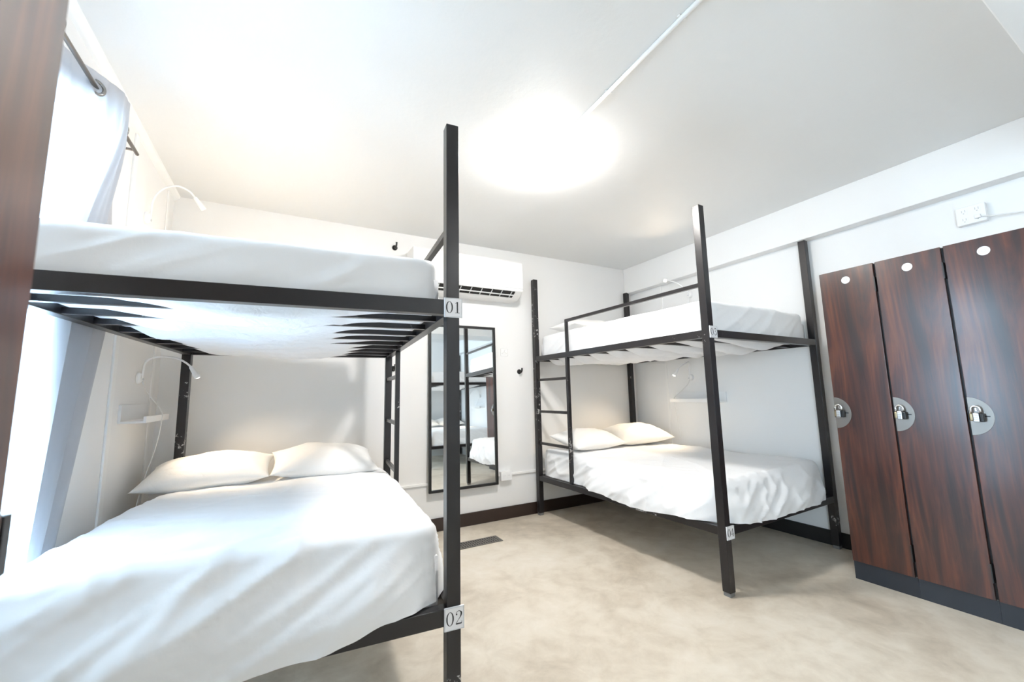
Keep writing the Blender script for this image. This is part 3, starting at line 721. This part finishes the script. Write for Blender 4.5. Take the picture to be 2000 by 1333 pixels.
# black wall hooks
hook_bm = bmesh.new()
def hook(loc, label):
    t = empty('wall_hook', loc, label=label, cat='hook', group='black wall hooks')
    rm = Matrix.Rotation(PI / 2, 4, 'X')
    bm = lathe([(0, 0), (0.024, 0), (0.024, 0.006), (0.018, 0.010), (0, 0.010)], 24, rm); bmesh.ops.recalc_face_normals(bm, faces=bm.faces); obj('hook_plate', bm, M_BLACK, t)
    obj('hook_arm', tube(spline([(0, -0.008, 0), (0.001, -0.035, -0.008), (0.003, -0.052, 0.006), (0.004, -0.056, 0.034)], 6), [0.008] * 18 + [0.0105], 12), M_BLACK, t, smooth=True)
hook((0.80, YB, 1.42), 'black wall hook showing beside the ladder of bunk 02')
hook((2.060, YB, 1.402), 'black wall hook between the mirror and bunk 04')
hook((0.797, YB, 2.515), 'black hook high on the back wall above mattress 01')

# mirror, leaning back slightly
mw, mh = 0.672, 1.50
t = empty('wall_mirror', (1.446, YB - 0.036, 0.336), label='tall black framed mirror on the back wall', cat='mirror')
t.rotation_euler = (R(-1.0), 0, 0)
fw = 0.022
bm = bmesh.new()
add_box(bm, -mw / 2, -mw / 2 + fw, -0.02, 0.008, 0, mh); add_box(bm, mw / 2 - fw, mw / 2, -0.02, 0.008, 0, mh)
add_box(bm, -mw / 2 + fw, mw / 2 - fw, -0.02, 0.008, 0, fw); add_box(bm, -mw / 2 + fw, mw / 2 - fw, -0.02, 0.008, mh - fw, mh)
obj('mirror_frame', bm, M_BLACK, t, bevel=0.0015)
obj('mirror_glass', B(-mw / 2 + fw, mw / 2 - fw, -0.006, 0.002, fw, mh - fw), M_MIRROR, t)

# hanger sign
t = empty('hanger_sign', (1.893, YB, 1.594), label='small faint square sign with a clothes hanger outline', cat='sign')
pl = obj('sign_plate', B(-0.044, 0.044, -0.003, 0, -0.040, 0.040), M_TRIM, t, bevel=0.001)
bm = bmesh.new()
add_tube(bm, [(0, -0.0045, 0.004), (0.028, -0.0045, -0.012), (0.024, -0.0045, -0.016), (-0.024, -0.0045, -0.016), (-0.028, -0.0045, -0.012), (0, -0.0045, 0.004)], 0.0014, 6)
add_tube(bm, spline([(0, -0.0045, 0.004), (0.0, -0.0045, 0.012), (0.008, -0.0045, 0.017), (0.004, -0.0045, 0.024), (-0.004, -0.0045, 0.022)], 4), 0.0014, 6)
obj('hanger_outline', bm, M_GINK, pl)
bm = bmesh.new()
for s in (-1, 1): add_box(bm, s * 0.040 - 0.001, s * 0.040 + 0.001, -0.0042, -0.003, -0.036, 0.036); add_box(bm, -0.040, 0.040, -0.0042, -0.003, s * 0.036 - 0.001, s * 0.036 + 0.001)
obj('sign_border', bm, M_GINK, pl)

# surface wiring low on the back wall
t = empty('wall_outlet', (1.872, YB, 0.402), label='white surface outlet box low beside the mirror', cat='outlet')
obj('outlet_box', B(-0.058, 0.058, -0.045, 0, -0.042, 0.042), M_WHITE, t, bevel=0.003)
for x in (-0.024, 0.024):
    sk = obj('socket', B(x - 0.014, x + 0.014, -0.0462, -0.0448, -0.018, 0.022), M_WHITE, t, bevel=0.0005)
    for dx in (-0.006, 0.006): obj('slot', B(x + dx - 0.0012, x + dx + 0.0012, -0.0466, -0.0458, 0.0, 0.012), M_GINK, sk)
t = empty('cable_conduit', (1.5, YB, 0.41), label='white cable raceway low along the back wall under the mirror', cat='conduit')
obj('raceway', B(-1.95, 0.313, -0.015, 0, -0.010, 0.010), M_TRIM, t, bevel=0.002)
obj('raceway', B(0.431, 1.88, -0.015, 0, -0.010, 0.010), M_TRIM, t, bevel=0.002)

# outlet above the lockers
t = empty('wall_outlet', (XR, 0.760, 2.207), label='white four-socket outlet box on the wall above the lockers', cat='outlet')
obj('outlet_box', B(-0.042, 0, -0.062, 0.062, -0.056, 0.056), M_WHITE, t, bevel=0.003)
for y in (-0.028, 0.028):
    for z in (-0.026, 0.026):
        sk = obj('socket', B(-0.0433, -0.0418, y - 0.016, y + 0.016, z - 0.018, z + 0.016), M_WHITE, t, bevel=0.0005)
        for d in (-0.007, 0.007): obj('slot', B(-0.0438, -0.0430, y + d - 0.0016, y + d + 0.0016, z - 0.004, z + 0.010), M_GINK, sk)
        obj('slot', B(-0.0438, -0.0430, y - 0.003, y + 0.003, z - 0.014, z - 0.009), M_GINK, sk)
obj('plug', B(-0.060, -0.0432, -0.042, -0.016, -0.036, -0.014), M_WHITE, t, bevel=0.003)
obj('cord', tube(spline([(-0.052, -0.042, -0.025), (-0.045, -0.10, -0.045), (-0.02, -0.3, -0.065), (-0.012, -0.7, -0.05)], 8), 0.004, 8), M_CORD, t, smooth=True)

# floor register
t = empty('floor_register', (1.40, 3.20, 0), label='dark metal vent grille set in the floor before the mirror', cat='vent')
bm = bmesh.new(); hx_, hy_ = 0.185, 0.068
add_box(bm, -hx_, hx_, -hy_, -hy_ + 0.014, 0.0, 0.006); add_box(bm, -hx_, hx_, hy_ - 0.014, hy_, 0.0, 0.006)
add_box(bm, -hx_, -hx_ + 0.014, -hy_ + 0.014, hy_ - 0.014, 0.0, 0.006); add_box(bm, hx_ - 0.014, hx_, -hy_ + 0.014, hy_ - 0.014, 0.0, 0.006)
obj('register_frame', bm, M_REG, t, bevel=0.001)
bm = bmesh.new()
for k in range(17):
    x = -hx_ + 0.022 + k * (2 * hx_ - 0.044) / 16; add_box(bm, x - 0.0045, x + 0.0045, -hy_ + 0.014, hy_ - 0.014, 0.001, 0.0052)
for y in (-0.018, 0.018): add_box(bm, -hx_ + 0.014, hx_ - 0.014, y - 0.005, y + 0.005, 0.001, 0.0048)
obj('grille', bm, M_REG, t)
obj('dark_opening', B(-hx_ + 0.014, hx_ - 0.014, -hy_ + 0.014, hy_ - 0.014, 0.0002, 0.0010), M_DARK, t)
